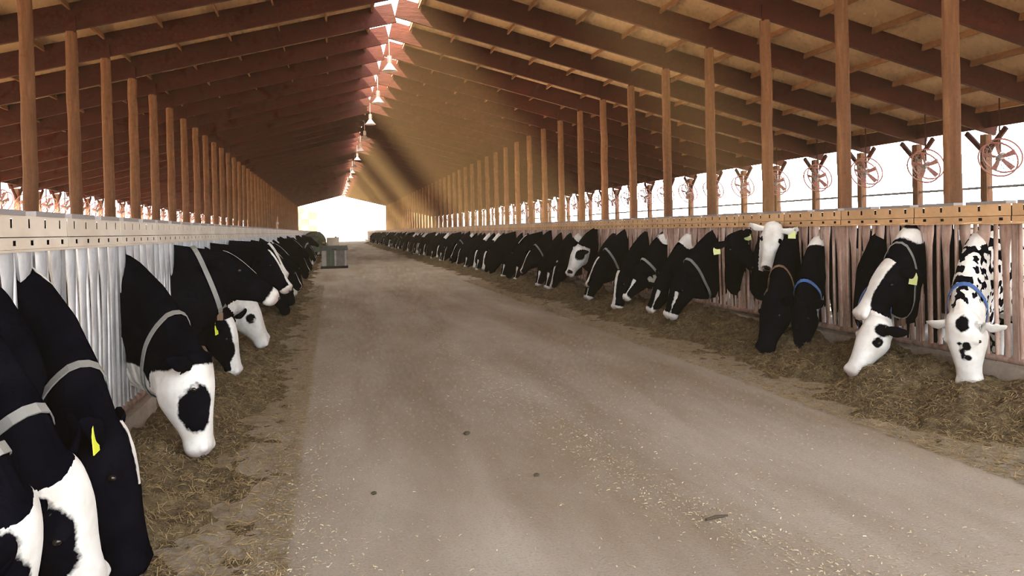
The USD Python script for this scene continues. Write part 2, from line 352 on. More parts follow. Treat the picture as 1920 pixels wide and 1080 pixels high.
# ------------------------------------------------------------------ headlock fences
PITCH, PL = .204, 1.045
def plate(w, h, holes, t=.003):
    c = m3.CrossSection([np.array([(0, 0), (w, 0), (w, h), (0, h)], float)])
    for (a, b, hw, hh) in holes:
        c = c - m3.CrossSection([np.array([(a - hw, b - hh), (a + hw, b - hh), (a + hw, b + hh), (a - hw, b + hh)], float)])
    v, f, _ = meshkit.arrays(c.extrude(t))
    return np.stack([-v[:, 2], v[:, 0], v[:, 1]], 1), f[:, ::-1]    # in the y-z plane, front face at x = 0
def headlock(loc, rz, steel, rail, lab, grp, seed):
    rng = random.Random(seed)
    t = thing('headlock_panel', lab, 'feed fence', loc, rz, grp)
    ys = [.117 + PITCH * i for i in range(5)]
    g = MB(); v, f = plate(PL - .012, .098, [(y - .006, .062, .013, .022) for y in ys]); g.add(v + (.05, .006, 1.512), f); obj('upper_plate', g, rail, t)
    g = MB(); v, f = plate(PL - .012, .052, [(y + .01, .028, .020, .012) for y in ys]); g.add(v + (.055, .006, 1.456), f); obj('lower_plate', g, rail, t)
    g = MB(); g.box((.0, PL / 2, 1.53), (.05, PL, .13)); obj('beam', g, 'dark_slot', t)
    g = MB(); g.box((.035, PL / 2, 1.449), (.075, PL, .012)); obj('lip', g, rail, t)
    for a, b in ((.06, .47), (.60, 1.0)):
        g = MB(); g.box((.005, (a + b) / 2, 1.622), (.10, b - a, .024)); obj('cap_plate', g, 'grey_cap', t)
    for i, y in enumerate(ys):
        dy = rng.uniform(-.012, .012)
        # straight neck bar
        g = MB(); g.tube([(.0, y - .085, .33), (.01, y - .085 + dy, .9), (0, y - .085, 1.45)], .017, 8); obj('neck_bar', g, steel, t, 50)
        # pressed bar: broad at the head, narrowing to a tube
        b = rng.uniform(-.01, .02)
        pts = [(.012, y + .02, 1.45), (.014, y + .02, 1.36), (.016, y + .018 + b, 1.25), (.014, y + .018 + b, 1.10), (.012, y + .02 + dy, .75), (.01, y + .02, .33)]
        g = MB(); g.tube(pts, [.060, .058, .042, .034, .032, .030], 8, squash=(1, .45)); obj('pressed_bar', g, steel, t, 50)
    g = MB(); g.box((.0, .0, .88), (.055, .055, 1.14)); obj('end_upright', g, steel, t)
    g = MB(); g.tube([(.0, 0, .325), (.0, PL, .325)], .03, 8); obj('bottom_rail', g, 'rusty_steel', t, 50)
    return t
PROT = {}
def fence(side, fx, rz, steel, rail, ystart, n):
    for i in range(n):
        ya = ystart + PL * i
        loc = (fx, ya, 0) if side == 'left' else (fx, ya + PL, 0)
        if i < 14: lab, grp = f'{ORD[i] if i < 12 else ["thirteenth", "fourteenth"][i - 12]} headlock panel from the front in the {side} feed fence', None
        else: lab, grp = f'far headlock panel in the {side} feed fence', f'far headlock panels on the {side}'
        key = (side, i % 3)
        if key not in PROT: PROT[key] = headlock(loc, rz, steel, rail, lab, grp, 5 * i + (side == 'left'))
        else: dup(PROT[key], lab, loc, rz, grp)
fence('left', FL, 0., 'galvanised', 'rail_cream', 4.852 * .92 - 3 * PL, 108)
fence('right', FR, PI, 'rusty_steel', 'rail_ochre', 5.055 * .986 - 2 * PL, 108)

# ------------------------------------------------------------------ cows
mat('coat', {
    'a': ('attribute', {'attribute': 'coat'}), 'k': ('attribute', {'attribute': 'pink'}),
    'g': ('texture_coordinate', {}), 'n': ('noise_texture', {'scale': 45., 'detail': 3.}), 'j': ('math', {'math_type': 'multiply_add', 'value2': .22, 'value3': -.11}),
    's': ('math', {'math_type': 'add'}), 'm': ('map_range', {'from_min': -.06, 'from_max': .06, 'to_min': 0., 'to_max': 1., 'clamp': True}),
    'nw': ('noise_texture', {'scale': 6., 'detail': 4.}), 'w': ('rgb_ramp', {'ramp': [(.3, (.52, .49, .455)), (.6, (.70, .69, .67))]}),
    'b': ('rgb_ramp', {'ramp': [(.35, (.0014, .0015, .0034)), (.7, (.004, .004, .0068))]}),
    'x': ('mix', {}), 'y': ('mix', {'color2': (.34, .25, .23)}), 'nf': ('noise_texture', {'scale': 160., 'detail': 2.}), 'bp': ('bump', {'strength': .25, 'distance': .004}),
    'p': ('principled_bsdf', {'roughness': .62, 'specular_ior_level': .0})},
    [('g.object', 'n.vector'), ('g.object', 'nw.vector'), ('g.object', 'nf.vector'), ('n.fac', 'j.value1'), ('a.fac', 's.value1'), ('j.value', 's.value2'), ('s.value', 'm.value'),
     ('nw.fac', 'w.fac'), ('nw.fac', 'b.fac'), ('m.result', 'x.fac'), ('b.color', 'x.color1'), ('w.color', 'x.color2'), ('x.color', 'y.color1'), ('k.fac', 'y.fac'),
     ('y.color', 'p.base_color'), ('nf.fac', 'bp.height'), ('bp.normal', 'p.normal')])
plain('eye_dark', (.012, .008, .006), .12)
plain('nostril', (.03, .018, .018), .5)
plain('collar_grey', (.20, .20, .19), .6)
plain('collar_brown', (.16, .09, .055), .7)
plain('collar_blue', (.05, .12, .33), .55)
plain('tag_yellow', (.72, .80, .06), .5)
plain('tag_pale', (.60, .66, .28), .5)

_S = np.array(trimesh.creation.icosphere(1).vertices)
def blob(c, r): return np.asarray(c, float) + _S * np.asarray(r, float)
def hull(*bl): return m3.Manifold.hull_points(np.vstack(bl))
def chain(bl): return [hull(bl[i], bl[i + 1]) for i in range(len(bl) - 1)]
def bez(a, b, c, t): return (1 - t) ** 2 * a + 2 * t * (1 - t) * b + t * t * c
HEADP = [  # t, half width, top, bottom, width of the jaw relative to the brow
    (-.055, .055, -.020, -.110, .9), (-.03, .092, .014, -.165, .9), (.02, .112, .030, -.215, .85), (.09, .124, .034, -.262, .80), (.16, .136, .030, -.290, .74),
    (.23, .126, .020, -.280, .70), (.31, .104, .006, -.240, .68), (.385, .088, -.004, -.196, .74), (.44, .085, -.008, -.172, .86), (.485, .092, -.010, -.166, .94),
    (.52, .088, -.020, -.158, .95), (.545, .066, -.042, -.136, .95), (.556, .032, -.066, -.112, .9)]
def head_solid(P, a, n, s, k):
    N = 24; th = np.arange(N) * 2 * PI / N; V = []
    for t, w, up, lo, jw in HEADP:
        e = 2 / 2.7
        cx = np.sign(np.cos(th)) * np.abs(np.cos(th)) ** e; cz = np.sign(np.sin(th)) * np.abs(np.sin(th)) ** e
        uu = (up + lo) / 2 + (up - lo) / 2 * cz
        ww = w * cx * np.where(cz < 0, 1 + (jw - 1) * np.abs(cz) ** 1.3, 1 - .12 * cz ** 2)
        V.append(P + k * (t * a + ww[:, None] * s + uu[:, None] * n))
    V = np.vstack(V); f = []
    for i in range(len(HEADP) - 1):
        for j in range(N):
            q = (j + 1) % N; A, B, C, D = i * N + j, i * N + q, (i + 1) * N + q, (i + 1) * N + j
            f += [[A, B, C], [A, C, D]]
    V = np.vstack([V, V[:N].mean(0), V[-N:].mean(0)]); c0, c1 = len(V) - 2, len(V) - 1
    for j in range(N):
        q = (j + 1) % N; f += [[c0, q, j], [c1, (len(HEADP) - 1) * N + j, (len(HEADP) - 1) * N + q]]
    f = np.array(f)
    tm = trimesh.Trimesh(V, f, process=False)
    if tm.volume < 0: f = f[:, ::-1]
    return m3.Manifold(m3.Mesh(V.astype(np.float32), f.astype(np.uint32)))

def fields(V, sp, P, a, n, s, k, rng_seed):
    q = (V - P) / k; t, sd, u = q @ a, q @ s, q @ n
    nz = (meshkit.fbm(V * 14 + 31.7 + rng_seed, 3, 5) - .5)
    wob = nz * .05
    # trunk: large irregular patches
    body = (meshkit.fbm(V * np.array([1.5, 1.2, 1.7]) + 50 + 9.1 * rng_seed, 2, 3) - sp.get('white', .50)) * .8
    neckw = {'black': -.1, 'white': .1}.get(sp.get('neck', 'black'), -.1)
    if sp.get('neck') == 'spotted':
        neckw = (.53 - meshkit.fbm(V * np.array([24., 17., 17.]) + 7 + rng_seed, 2, 9)) * 1.0
    F = np.where(V[:, 0] < -.45, np.minimum(body, .1) + (V[:, 2] < .5) * .2, neckw + np.where(V[:, 0] > -.3, 0, 0))
    H = (t > -.02 - .06 * (sp.get('face') == 'white')) & (t < .62) & (np.abs(sd) < .17) & (u > -.37) & (u < .09)
    face = sp.get('face', 'black'); bw = sp.get('blaze', .06)
    f = np.full(len(V), -.1)
    if face == 'white': f[:] = .1
    elif face == 'blaze':
        f = np.where(u > -.075, bw * (1 + .5 * np.clip((t - .34) / .15, 0, 1.3) - .25 * np.exp(-((t - .3) / .09) ** 2)) - np.abs(sd), -.1)
        f = np.maximum(f, np.where(t > .40, (t - .485) * .8, -.1)) if sp.get('muzzle', True) else f
    elif face == 'stripe':
        f = np.where((u > -.04) & (t < sp.get('to', .3)), bw - np.abs(sd), -.1)
        if sp.get('muzzle'): f = np.maximum(f, (t - .47) * .8)
    elif face == 'ring':
        f = np.maximum((t - .475) * .7, np.where((u > -.03), .018 - np.abs(np.abs(sd) - .075), -.1) * (t > .2)); f = np.where(f == 0, -.1, f)
    elif face == 'cheek':      # white with a dark brow and a big dark cheek
        f = np.minimum((t - .035) * .8, .1)
    F = np.where(H, f, F)
    if 'ears' in sp:
        E = (np.abs(sd) > .128) & (t < .12) & (u > -.22)
        F = np.where(E, .1 if sp['ears'] == 'white' else -.1, F)
    for kind, fr, c, r in sp.get('patch', ()):
        c = np.asarray(c, float); r = np.broadcast_to(np.asarray(r, float), (3,))
        Q = np.stack([t, sd, u], 1) if fr == 'H' else V
        d = (1 - np.linalg.norm((Q - c) / r, axis=1)) * r.min()
        if fr == 'H': d = np.where((t < .75) & (t > -.15), d, -.2)
        F = np.maximum(F, d) if kind == 'w' else np.minimum(F, -d)
    coat = np.clip((F + wob * .5) * 12, -1, 1)
    pk = np.clip((t - .50) / .03, 0, 1) * (np.abs(sd) < .12) * (u < .05) * (t < .65) * (F > -.02) * .75
    return coat.astype(np.float32), pk.astype(np.float32), F

def primvar(prim, name, arr):
    UsdGeom.PrimvarsAPI(prim).CreatePrimvar(name, Sdf.ValueTypeNames.FloatArray, 'vertex').Set(Vt.FloatArray.FromNumpy(arr))

def make_cow(t, sp, edge=.022):
    """builds the parts of one cow under t: x towards the alley, origin on the ground below the headlock"""
    P, Mz = np.asarray(sp['P'], float), np.asarray(sp['M'], float)
    a = Mz - P; Lh = np.linalg.norm(a); a = a / Lh; k = np.clip(Lh / .545, .95, 1.22)
    n0 = np.asarray(sp.get('n', (1, 0, .35)), float); n = n0 - (n0 @ a) * a; n /= np.linalg.norm(n); s = np.cross(n, a)
    hp = lambda T, S, U: P + k * (T * a + S * s + U * n)
    pieces = [head_solid(P, a, n, s, k)]
    for sg in (-1, 1):
        pieces.append(m3.Manifold.hull_points(blob(hp(.165, sg * .102, -.034), .032 * k)))
        pieces.append(hull(blob(hp(.50, sg * .055, -.05), .036 * k), blob(hp(.47, sg * .045, -.05), .036 * k)))
    # neck
    C0, T0 = np.array([-.45, 0, sp.get('crest', 1.38)]), np.array([-.10, 0, .60])
    CE, TE = hp(.005, 0, -.065), hp(.14, 0, -.215)
    B0 = np.array([.05, CE[1] * .22, max(1.46, min(1.52, CE[2] + .7))]) if CE[2] < 1.15 else np.array([-.05, CE[1] * .2, 1.33])
    D0 = np.array([.22, CE[1] * .30, .50 if TE[2] < .75 else .66])
    st = []
    for i, q in enumerate(np.linspace(0, 1, 7)):
        c = bez(C0, B0, CE, q); d = bez(T0, D0, TE, q)
        rc = (.115 - .030 * q); rd = (.15 - .06 * q)
        mid = (c + d) / 2; rm = .205 - .085 * q ** .8
        st.append(np.vstack([blob(c, rc * k / 1.1), blob(d, rd * k / 1.1), blob(mid, (rm, rm, rm))]))
    pieces += chain(st)
    # ears
    el = sp.get('ear', (.30, -.25))        # how far the ears sweep back and droop
    for sg in (-1, 1):
        e = s * sg - a * el[0] + n * el[1]; e /= np.linalg.norm(e)
        wv = np.cross(e, n * .8 + a * .5); wv /= np.linalg.norm(wv); tv = np.cross(wv, e)
        b0 = hp(.03, sg * .098, -.060); ss = []
        for q, w, th in ((0, .028, .022), (.25, .043, .014), (.55, .054, .010), (.8, .040, .008), (1., .012, .007)):
            c = b0 + e * .205 * k * q + tv * .03 * math.sin(q * PI)
            ss.append(np.vstack([c + wv * w * x + tv * (th * y + .012 * (abs(x) > .5)) for x, y in ((-1, 0), (-.6, 1), (.6, 1), (1, 0), (.6, -1), (-.6, -1), (0, 1.2), (0, -.6))]))
        pieces += chain(ss)
    if sp.get('body', True):
        bst = [blob((-.38, 0, .98), (.20, .215, .40)), blob((-.75, 0, .93), (.25, .245, .46)), blob((-1.2, 0, .91), (.3, .265, .45)), blob((-1.65, 0, .97), (.22, .25, .38)),
               blob((-1.98, 0, 1.13), (.16, .235, .26)), blob((-2.25, 0, 1.16), (.1, .17, .18))]
        pieces += chain(bst)
        for y in (-.15, .15):
            pieces += chain([blob((-.50, y, .80), (.12, .09, .16)), blob((-.47, y, .46), .066), blob((-.48, y, .40), .06), blob((-.485, y, .13), .043), blob((-.45, y, .05), (.065, .052, .05))])
            pieces += chain([blob((-1.90, y * 1.1, 1.0), (.2, .11, .22)), blob((-1.72, y * 1.15, .72), (.13, .09, .12)), blob((-2.02, y * 1.1, .50), (.065, .05, .07)), blob((-2.0, y * 1.1, .13), .042), blob((-1.96, y * 1.1, .05), (.065, .052, .05))])
        pieces.append(m3.Manifold.hull_points(blob((-1.62, 0, .60), (.24, .19, .17))))
        pieces += chain([blob((-2.32, 0, 1.24), .04), blob((-2.38, 0, 1.0), .025), blob((-2.37, 0, .62), .022), blob((-2.37, 0, .42), .045)])
    else:
        pieces += chain([blob((-.38, 0, .98), (.20, .225, .40)), blob((-.75, 0, .93), (.25, .31, .46))])
    m = m3.Manifold.batch_boolean(pieces, m3.OpType.Add)
    m = m.refine_to_length(edge)
    V, F, _ = meshkit.arrays(m)
    tm = trimesh.Trimesh(V, F, process=False); tm.merge_vertices()
    trimesh.smoothing.filter_taubin(tm, lamb=.5, nu=.52, iterations=10)
    V, F = np.array(tm.vertices), np.array(tm.faces)
    coat, pink, raw = fields(V, sp, P, a, n, s, k, sp.get('seed', 0))
    b = obj('body', (V, F), 'coat', t, True)
    primvar(b, 'coat', coat); primvar(b, 'pink', pink)
    for sg in (-1, 1):
        g = MB(); g.add(blob(hp(.168, sg * .126, -.036), np.array([.016, .013, .013]) * k), np.array(trimesh.creation.icosphere(1).faces)); obj('eye', g, 'eye_dark', t, True)
        g = MB(); g.add(blob(hp(.549, sg * .042, -.058), np.array([.013, .013, .012]) * k), np.array(trimesh.creation.icosphere(1).faces)); obj('nostril', g, 'nostril', t, True)
    if sp.get('collar'):
        q = sp.get('cq', .80)
        c = (bez(C0, B0, CE, q) + bez(T0, D0, TE, q)) / 2
        nn = (bez(C0, B0, CE, q + .05) + bez(T0, D0, TE, q + .05)) / 2 - c; nn /= np.linalg.norm(nn)
        sec = tm.section(plane_origin=c, plane_normal=nn)
        if sec is not None:
            loop = min(sec.discrete, key=lambda L: np.linalg.norm(L.mean(0) - c) - .2 * len(L) / 100)
            e1 = np.cross(nn, [0, 0, 1.]); e1 /= np.linalg.norm(e1); e2 = np.cross(nn, e1); mid = (loop.min(0) + loop.max(0)) / 2
            xa, xb = (loop - mid) @ e1, (loop - mid) @ e2
            N = 48; th = np.arange(N) * 2 * PI / N; ang = np.arctan2(xb, xa) % (2 * PI); rr = np.hypot(xa, xb)
            o_ = np.argsort(ang); r0 = np.interp(th, ang[o_], rr[o_], period=2 * PI); r1 = r0.copy()
            for _ in range(2): r1 = np.maximum(r1, (np.roll(r1, 1) + np.roll(r1, -1)) / 2)
            for _ in range(3): r1 = (np.roll(r1, 1) + 2 * r1 + np.roll(r1, -1)) / 4
            r1 = np.maximum(r1, r0) + .007
            out = np.outer(np.cos(th), e1) + np.outer(np.sin(th), e2); L = mid + out * r1[:, None]
            w = .021; N = len(L); v = np.vstack([L - nn * w, L + nn * w, L + nn * w + out * .008, L - nn * w + out * .008]); f = []
            for i in range(N):
                j = (i + 1) % N
                for x, y in ((0, 1), (1, 2), (2, 3), (3, 0)): f.append([x * N + i, x * N + j, y * N + j, y * N + i])
            col = tag(obj('collar', (v, np.array(f)), sp['collar'], t))
            low = L[np.argmin(L[:, 2])]
            g = MB(); g.box(low - np.array([0, 0, .035]), (.05, .035, .075)); obj('collar_weight', g, 'collar_brown' if sp['collar'] != 'collar_blue' else 'collar_blue', col)
    for sg in sp.get('tags', ()):
        e = s * sg - a * el[0] + n * el[1]; e /= np.linalg.norm(e)
        c = hp(.03, sg * .098, -.060) + e * .14 * k
        dn = np.array([0, 0, -1.]) * .75 + a * .25; dn /= np.linalg.norm(dn)
        fw = n * .8 + np.array([.3, 0, 0]); fw -= (fw @ dn) * dn; fw /= np.linalg.norm(fw); sd_ = np.cross(dn, fw)
        o = c + fw * .036
        prof = [(-.018, -.015), (.018, -.015), (.045, .035), (.045, .105), (-.045, .105), (-.045, .035)]
        vv = np.array([o + sd_ * x + dn * y + fw * z for z in (-.002, .002) for x, y in prof])
        g = MB(); g.mesh(m3.Manifold.hull_points(vv)); obj('ear_tag', g, sp.get('tagmat', 'tag_yellow'), t)

LEFT, RIGHT = 'left', 'right'
def cow_at(side, yf, sp, lab, grp=None, edge=.022):
    fx = FL if side == 'left' else FR
    t = thing('cow', lab, 'cow', (fx, yf, 0), 0 if side == 'left' else PI, grp)
    make_cow(t, sp, edge); return t

HEROES = [
    # ---- left row, nearest first
    ('left', 2.76, dict(P=(.46, -.08, .66), M=(.39, .19, .14), n=(1, .1, .4), face='blaze', blaze=.10, collar='collar_grey', tags=(1,), seed=1, neck='black'),
     'cow with a broad white oval forehead in the bottom left corner'),
    ('left', 3.27, dict(P=(.50, -.34, .68), M=(.57, -.11, .14), n=(1, -.25, .4), face='blaze', blaze=.105, collar='collar_grey', tags=(-1,), seed=2,
     patch=[('b', 'H', (.16, -.10, -.04), (.10, .05, .06)), ('w', 'B', (.0, -.12, 1.18), (.10, .12, .09))]), 'cow with a wide white blaze, second nearest of the left row'),
    ('left', 3.74, dict(P=(.26, -.13, .62), M=(.27, .10, .14), face='black', tags=(1,), seed=3),
     'black cow mostly hidden behind the wide-blazed cow in the left foreground'),
    ('left', 4.29, dict(P=(.52, -.81, .70), M=(.68, -.89, .12), n=(1, .1, .35), face='stripe', blaze=.022, to=.24, collar='collar_grey', tags=(-1,), ear=(.55, .05), seed=4,
     patch=[('w', 'B', (.10, -.10, 1.30), (.18, .2, .13)), ('w', 'B', (.36, -.38, 1.03), (.07, .14, .14))]), 'black-headed cow with a thin white forehead mark in the left foreground'),
    ('left', 6.05, dict(P=(.61, -.88, .71), M=(.67, -.97, .12), n=(1, -.15, .35), face='cheek', collar='collar_grey', seed=5, ears='black',
     patch=[('b', 'H', (.27, -.085, -.05), (.14, .075, .10)), ('b', 'H', (.25, .09, -.07), (.12, .06, .08)), ('w', 'B', (.02, -.2, 1.12), (.17, .2, .14)), ('w', 'B', (.22, -.30, .52), (.40, .40, .14))]),
     'cow with a white muzzle and large black cheek patch before the bare left bars'),
    ('left', 7.35, dict(P=(.43, .19, 1.325), M=(.95, .25, .94), n=(.5, 0, 1), face='stripe', blaze=.02, to=.3, muzzle=True, collar='collar_grey', seed=6, white=.6),
     'black cow with its head held out level over the feed on the left'),
    ('left', 7.98, dict(P=(.42, -.06, .66), M=(.54, -.07, .12), n=(1, -.2, .35), face='blaze', blaze=.08, tags=(-1,), seed=7, collar='collar_grey'),
     'cow with a white blaze and black cheeks, head down below the level-headed cow'),
    ('left', 9.1, dict(P=(.50, .08, .74), M=(.70, .34, .20), n=(1, -.3, .35), face='white', ears='black', seed=8,
     patch=[('b', 'H', (.14, -.1, -.05), (.06, .05, .05))]), 'white-faced cow head down just behind the level-headed cow on the left'),
    ('left', 9.75, dict(P=(.70, -.62, 1.30), M=(.98, -.66, .88), n=(.6, -.2, 1), face='blaze', blaze=.035, seed=9), 'black cow with a narrow white stripe lifting its nose along the left row'),
    ('left', 11.3, dict(P=(.58, -.45, 1.36), M=(.82, -.48, .98), n=(.6, -.2, 1), face='blaze', blaze=.06, seed=10), 'cow with a white stripe down its raised face, farther along the left row'),
    # ---- right row, nearest first
    ('right', 5.50, dict(P=(.56, .48, .69), M=(.48, .47, .12), n=(1, .35, .3), neck='spotted', face='white', ears='white', collar='collar_blue', seed=11, ear=(-.15, -.35),
     patch=[('b', 'H', (.03, .045, .02), (.06, .045, .08)), ('b', 'H', (.20, .055, .02), (.035, .03, .05)), ('b', 'H', (.26, .02, .02), (.05, .02, .05)), ('b', 'H', (.29, .05, .0), (.025, .025, .05)), ('b', 'H', (.18, .01, .02), (.015, .015, .05))]),
     'white cow with a black-speckled neck and blue collar at the right edge'),
    ('right', 6.20, dict(P=(.44, .31, 1.115), M=(.74, .19, .62), n=(1, .1, .6), face='blaze', blaze=.062, tags=(1,), tagmat='tag_pale', seed=12, collar='collar_grey',
     patch=[('w', 'B', (.10, .1, 1.33), (.18, .2, .09))]), 'black cow with a white blaze holding its head half raised on the right'),
    ('right', 6.88, dict(P=(.68, 1.06, .60), M=(.91, .98, .12), n=(1, .3, .5), face='white', ears='black', collar='collar_blue', seed=13,
     patch=[('b', 'H', (.05, .09, -.05), (.06, .05, .09)), ('b', 'H', (.17, .10, -.04), (.045, .06, .045)), ('b', 'H', (.44, .07, -.09), (.04, .05, .04))]),
     'white-faced cow with round black spots eating below the half-raised blazed head'),
    ('right', 7.72, dict(P=(.54, .56, .62), M=(.64, .66, .14), n=(1, .2, .4), face='black', collar='collar_blue', seed=14,
     patch=[('w', 'B', (.04, .08, 1.30), (.18, .25, .15)), ('w', 'B', (.36, .42, .52), (.14, .22, .14))]), 'head-down black cow with a white crest and white throat patch on the right'),
    ('right', 8.32, dict(P=(.80, 1.06, .71), M=(.96, 1.06, .12), n=(1, .25, .35), face='black', seed=15, collar='collar_brown', ear=(.3, .0)),
     'all-black head deep in the feed below the white-faced looker on the right'),
    ('right', 8.86, dict(P=(.33, .92, 1.45), M=(.38, .86, .93), n=(.75, .85, .25), face='white', ears='white', tags=(1,), tagmat='tag_pale', seed=16, ear=(.15, -.25), patch=[('b', 'H', (.165, -.118, -.02), .034), ('b', 'H', (.165, .118, -.02), .034), ('b', 'H', (.53, 0, -.03), (.045, .065, .06))]),
     'white-faced cow with raised head looking straight at the camera on the right'),
    ('right', 9.42, dict(P=(.36, .62, 1.34), M=(.28, 1.02, 1.0), n=(.5, .5, 1), face='black', tags=(-1, 1), tagmat='tag_pale', seed=17),
     'black cow turned along the fence beside the white-faced looker on the right'),
    ('right', 10.0, dict(P=(.64, .22, .80), M=(.86, .16, .20), n=(1, .2, .4), face='ring', collar='collar_grey', seed=18, ear=(.3, -.1)),
     'black cow with a white-ringed muzzle and a long black neck stretched down on the right'),
    ('right', 10.75, dict(P=(.50, .10, .74), M=(.74, .02, .18), n=(1, .2, .4), face='ring', seed=19, patch=[('w', 'B', (.05, .02, 1.24), (.14, .2, .16))]),
     'black cow with a pointed white crest beside the long black stretched neck on the right'),
    ('right', 11.65, dict(P=(.48, .10, .82), M=(.80, .02, .33), n=(1, .2, .5), face='ring', seed=20, collar='collar_grey', patch=[('w', 'B', (.02, .03, 1.26), (.12, .2, .10)), ('w', 'B', (.2, .1, .62), (.2, .15, .07))]),
     'black cow with a white chin line and muzzle along the right row'),
    ('right', 12.55, dict(P=(.76, .82, .74), M=(.93, .86, .14), n=(1, .2, .4), face='blaze', blaze=.03, seed=21), 'black cow with a thin white blaze in the middle of the right row'),
    ('right', 15.2, dict(P=(.66, .92, 1.08), M=(.88, .86, .55), n=(1, .3, .5), face='white', ears='black', seed=22, patch=[('b', 'H', (.46, .04, -.05), (.05, .05, .06)), ('b', 'H', (.10, .11, -.06), (.10, .05, .12)), ('w', 'B', (.05, .1, 1.28), (.15, .2, .12))]),
     'white-faced cow with a dark muzzle spot amid the black cows on the right'),
]
for side, yf, sp, lab in HEROES: cow_at(side, yf, sp, lab, edge=.022 if yf < 9.5 else .03)

GEN = [
    dict(P=(.58, .25, .72), M=(.74, .22, .15), face='black', seed=31),
    dict(P=(.50, -.10, .74), M=(.72, -.14, .16), face='blaze', blaze=.045, muzzle=False, seed=32, patch=[('w', 'B', (.02, 0, 1.27), (.13, .2, .13))]),
    dict(P=(.62, .45, .70), M=(.80, .48, .14), face='ring', seed=33, white=.6),
    dict(P=(.56, .10, .92), M=(.86, .06, .42), face='blaze', blaze=.035, muzzle=False, seed=34, collar='collar_grey'),
    dict(P=(.52, .30, .76), M=(.72, .36, .18), face='blaze', blaze=.075, seed=35, white=.45, patch=[('w', 'B', (.1, .15, 1.2), (.2, .2, .2)), ('w', 'B', (.3, .2, .6), (.2, .2, .1))]),
    dict(P=(.44, .05, 1.30), M=(.88, .04, .92), n=(.5, 0, 1), face='stripe', blaze=.03, seed=36),
]
gen = {}
KIND = ['all-black head-down cow', 'white-crested narrow-blazed cow', 'black cow with white-ringed muzzle', 'collared black cow with half-raised blazed head', 'broad-blazed cow with white neck patches', 'black cow with level outstretched head']
rng = random.Random(77)
def fill(side, ya, yb, step, near):
    y = ya; i = 0
    while y < yb:
        if rng.random() < (.96 if side == 'right' else .80):
            j = rng.choice([0, 0, 1, 2, 2, 3, 4, 5] if side == 'right' else [0, 1, 1, 3, 4, 5])
            if i < len(near): lab, grp = near[i], None
            else: lab, grp = f'far {KIND[j]} packed in the distant {side} row', f'far cows in the {side} row, {KIND[j]}'
            loc = (FL if side == 'left' else FR, y, 0); rz = (0 if side == 'left' else PI) + rng.uniform(-.02, .02)
            if j not in gen:
                t = thing('cow', lab, 'cow', loc, rz, grp); make_cow(t, GEN[j], .034); gen[j] = t
            else: dup(gen[j], lab, loc, rz, grp)
            i += 1
        y += step * rng.uniform(1.0, 1.2)
nl = [f'{o} cow beyond the last raised white-striped face on the left' for o in ('first', 'second', 'third', 'fourth', 'fifth', 'sixth')]
fill('right', 13.3, 14.3, .66, ['first black cow past the thin-blazed cow on the right', 'second black cow past the thin-blazed cow on the right'])
fill('right', 15.95, 98, .66, [f'{o} cow beyond the half-raised white face with the dark muzzle spot on the right' for o in ('first', 'second', 'third', 'fourth', 'fifth', 'sixth', 'seventh', 'eighth')])
fill('left', 12.3, 62, .80, nl)

# ------------------------------------------------------------------ feed along both rows
nrng = np.random.default_rng(5)
def mound_h(d, y, w, h0, seed):
    """height of the feed at distance d from the curb"""
    p = np.stack([d * 3.2, y * 2.2, np.full_like(d, seed)], -1)
    lump = meshkit.fbm(p, 4, seed); fine = meshkit.fbm(p * 5.5, 2, seed + 3)
    edge = w * (.82 + .75 * (meshkit.fbm(np.stack([y * 1.5, y * 0 + 3.3, y * 0 + seed], -1), 4, seed + 9) - .5))
    q = np.clip(1 - d / edge, 0, 1)
    base = h0 * np.minimum(1, q * 1.7) ** 1.25
    isl = meshkit.fbm(p * np.array([3., 4., 1.]), 3, seed + 21) - .56
    return base * (.35 + 1.25 * lump) + .06 * (fine - .45) * np.clip(q * 6, 0, 1) + .09 * isl * np.clip(2.6 - 2.1 * d / w, 0, 1) - .008
def feed(side, fx, sg, w, h0, seed, label):
    o = thing('hay_feed', label, 'feed', kind='stuff')
    g = MB(); x0 = fx + sg * .045
    for ya, yb, dy, nx in ((1.0, 20., .035, 46), (20., 100., .16, 18)):
        yy = np.arange(ya, yb + dy, dy); dd = np.linspace(0, w * 1.25, nx)
        D, Y = np.meshgrid(dd, yy)
        Z = mound_h(D, Y, w, h0, seed)
        V = np.stack([x0 + sg * D, Y, Z], -1).reshape(-1, 3); n = nx
        i, j = np.meshgrid(np.arange(len(yy) - 1), np.arange(nx - 1), indexing='ij')
        f = np.stack([i * n + j, i * n + j + 1, (i + 1) * n + j + 1, (i + 1) * n + j], -1).reshape(-1, 4)
        g.add(V, f if sg > 0 else f[:, ::-1])
    tag(obj('mound', g, 'feed_mound', o, True), kind='stuff')
    N = 66000 if sg < 0 else 46000
    y = 1.6 + (22 - 1.6) * nrng.random(N) ** 1.7; d = w * 1.15 * nrng.random(N) ** .8
    z = np.maximum(mound_h(d, y, w, h0, seed), 0) + .004
    strands('stem', x0 + sg * d, y, z, nrng.uniform(.018, .075, N), nrng.uniform(.0009, .0024, N), .35, 'hay_stem', o)
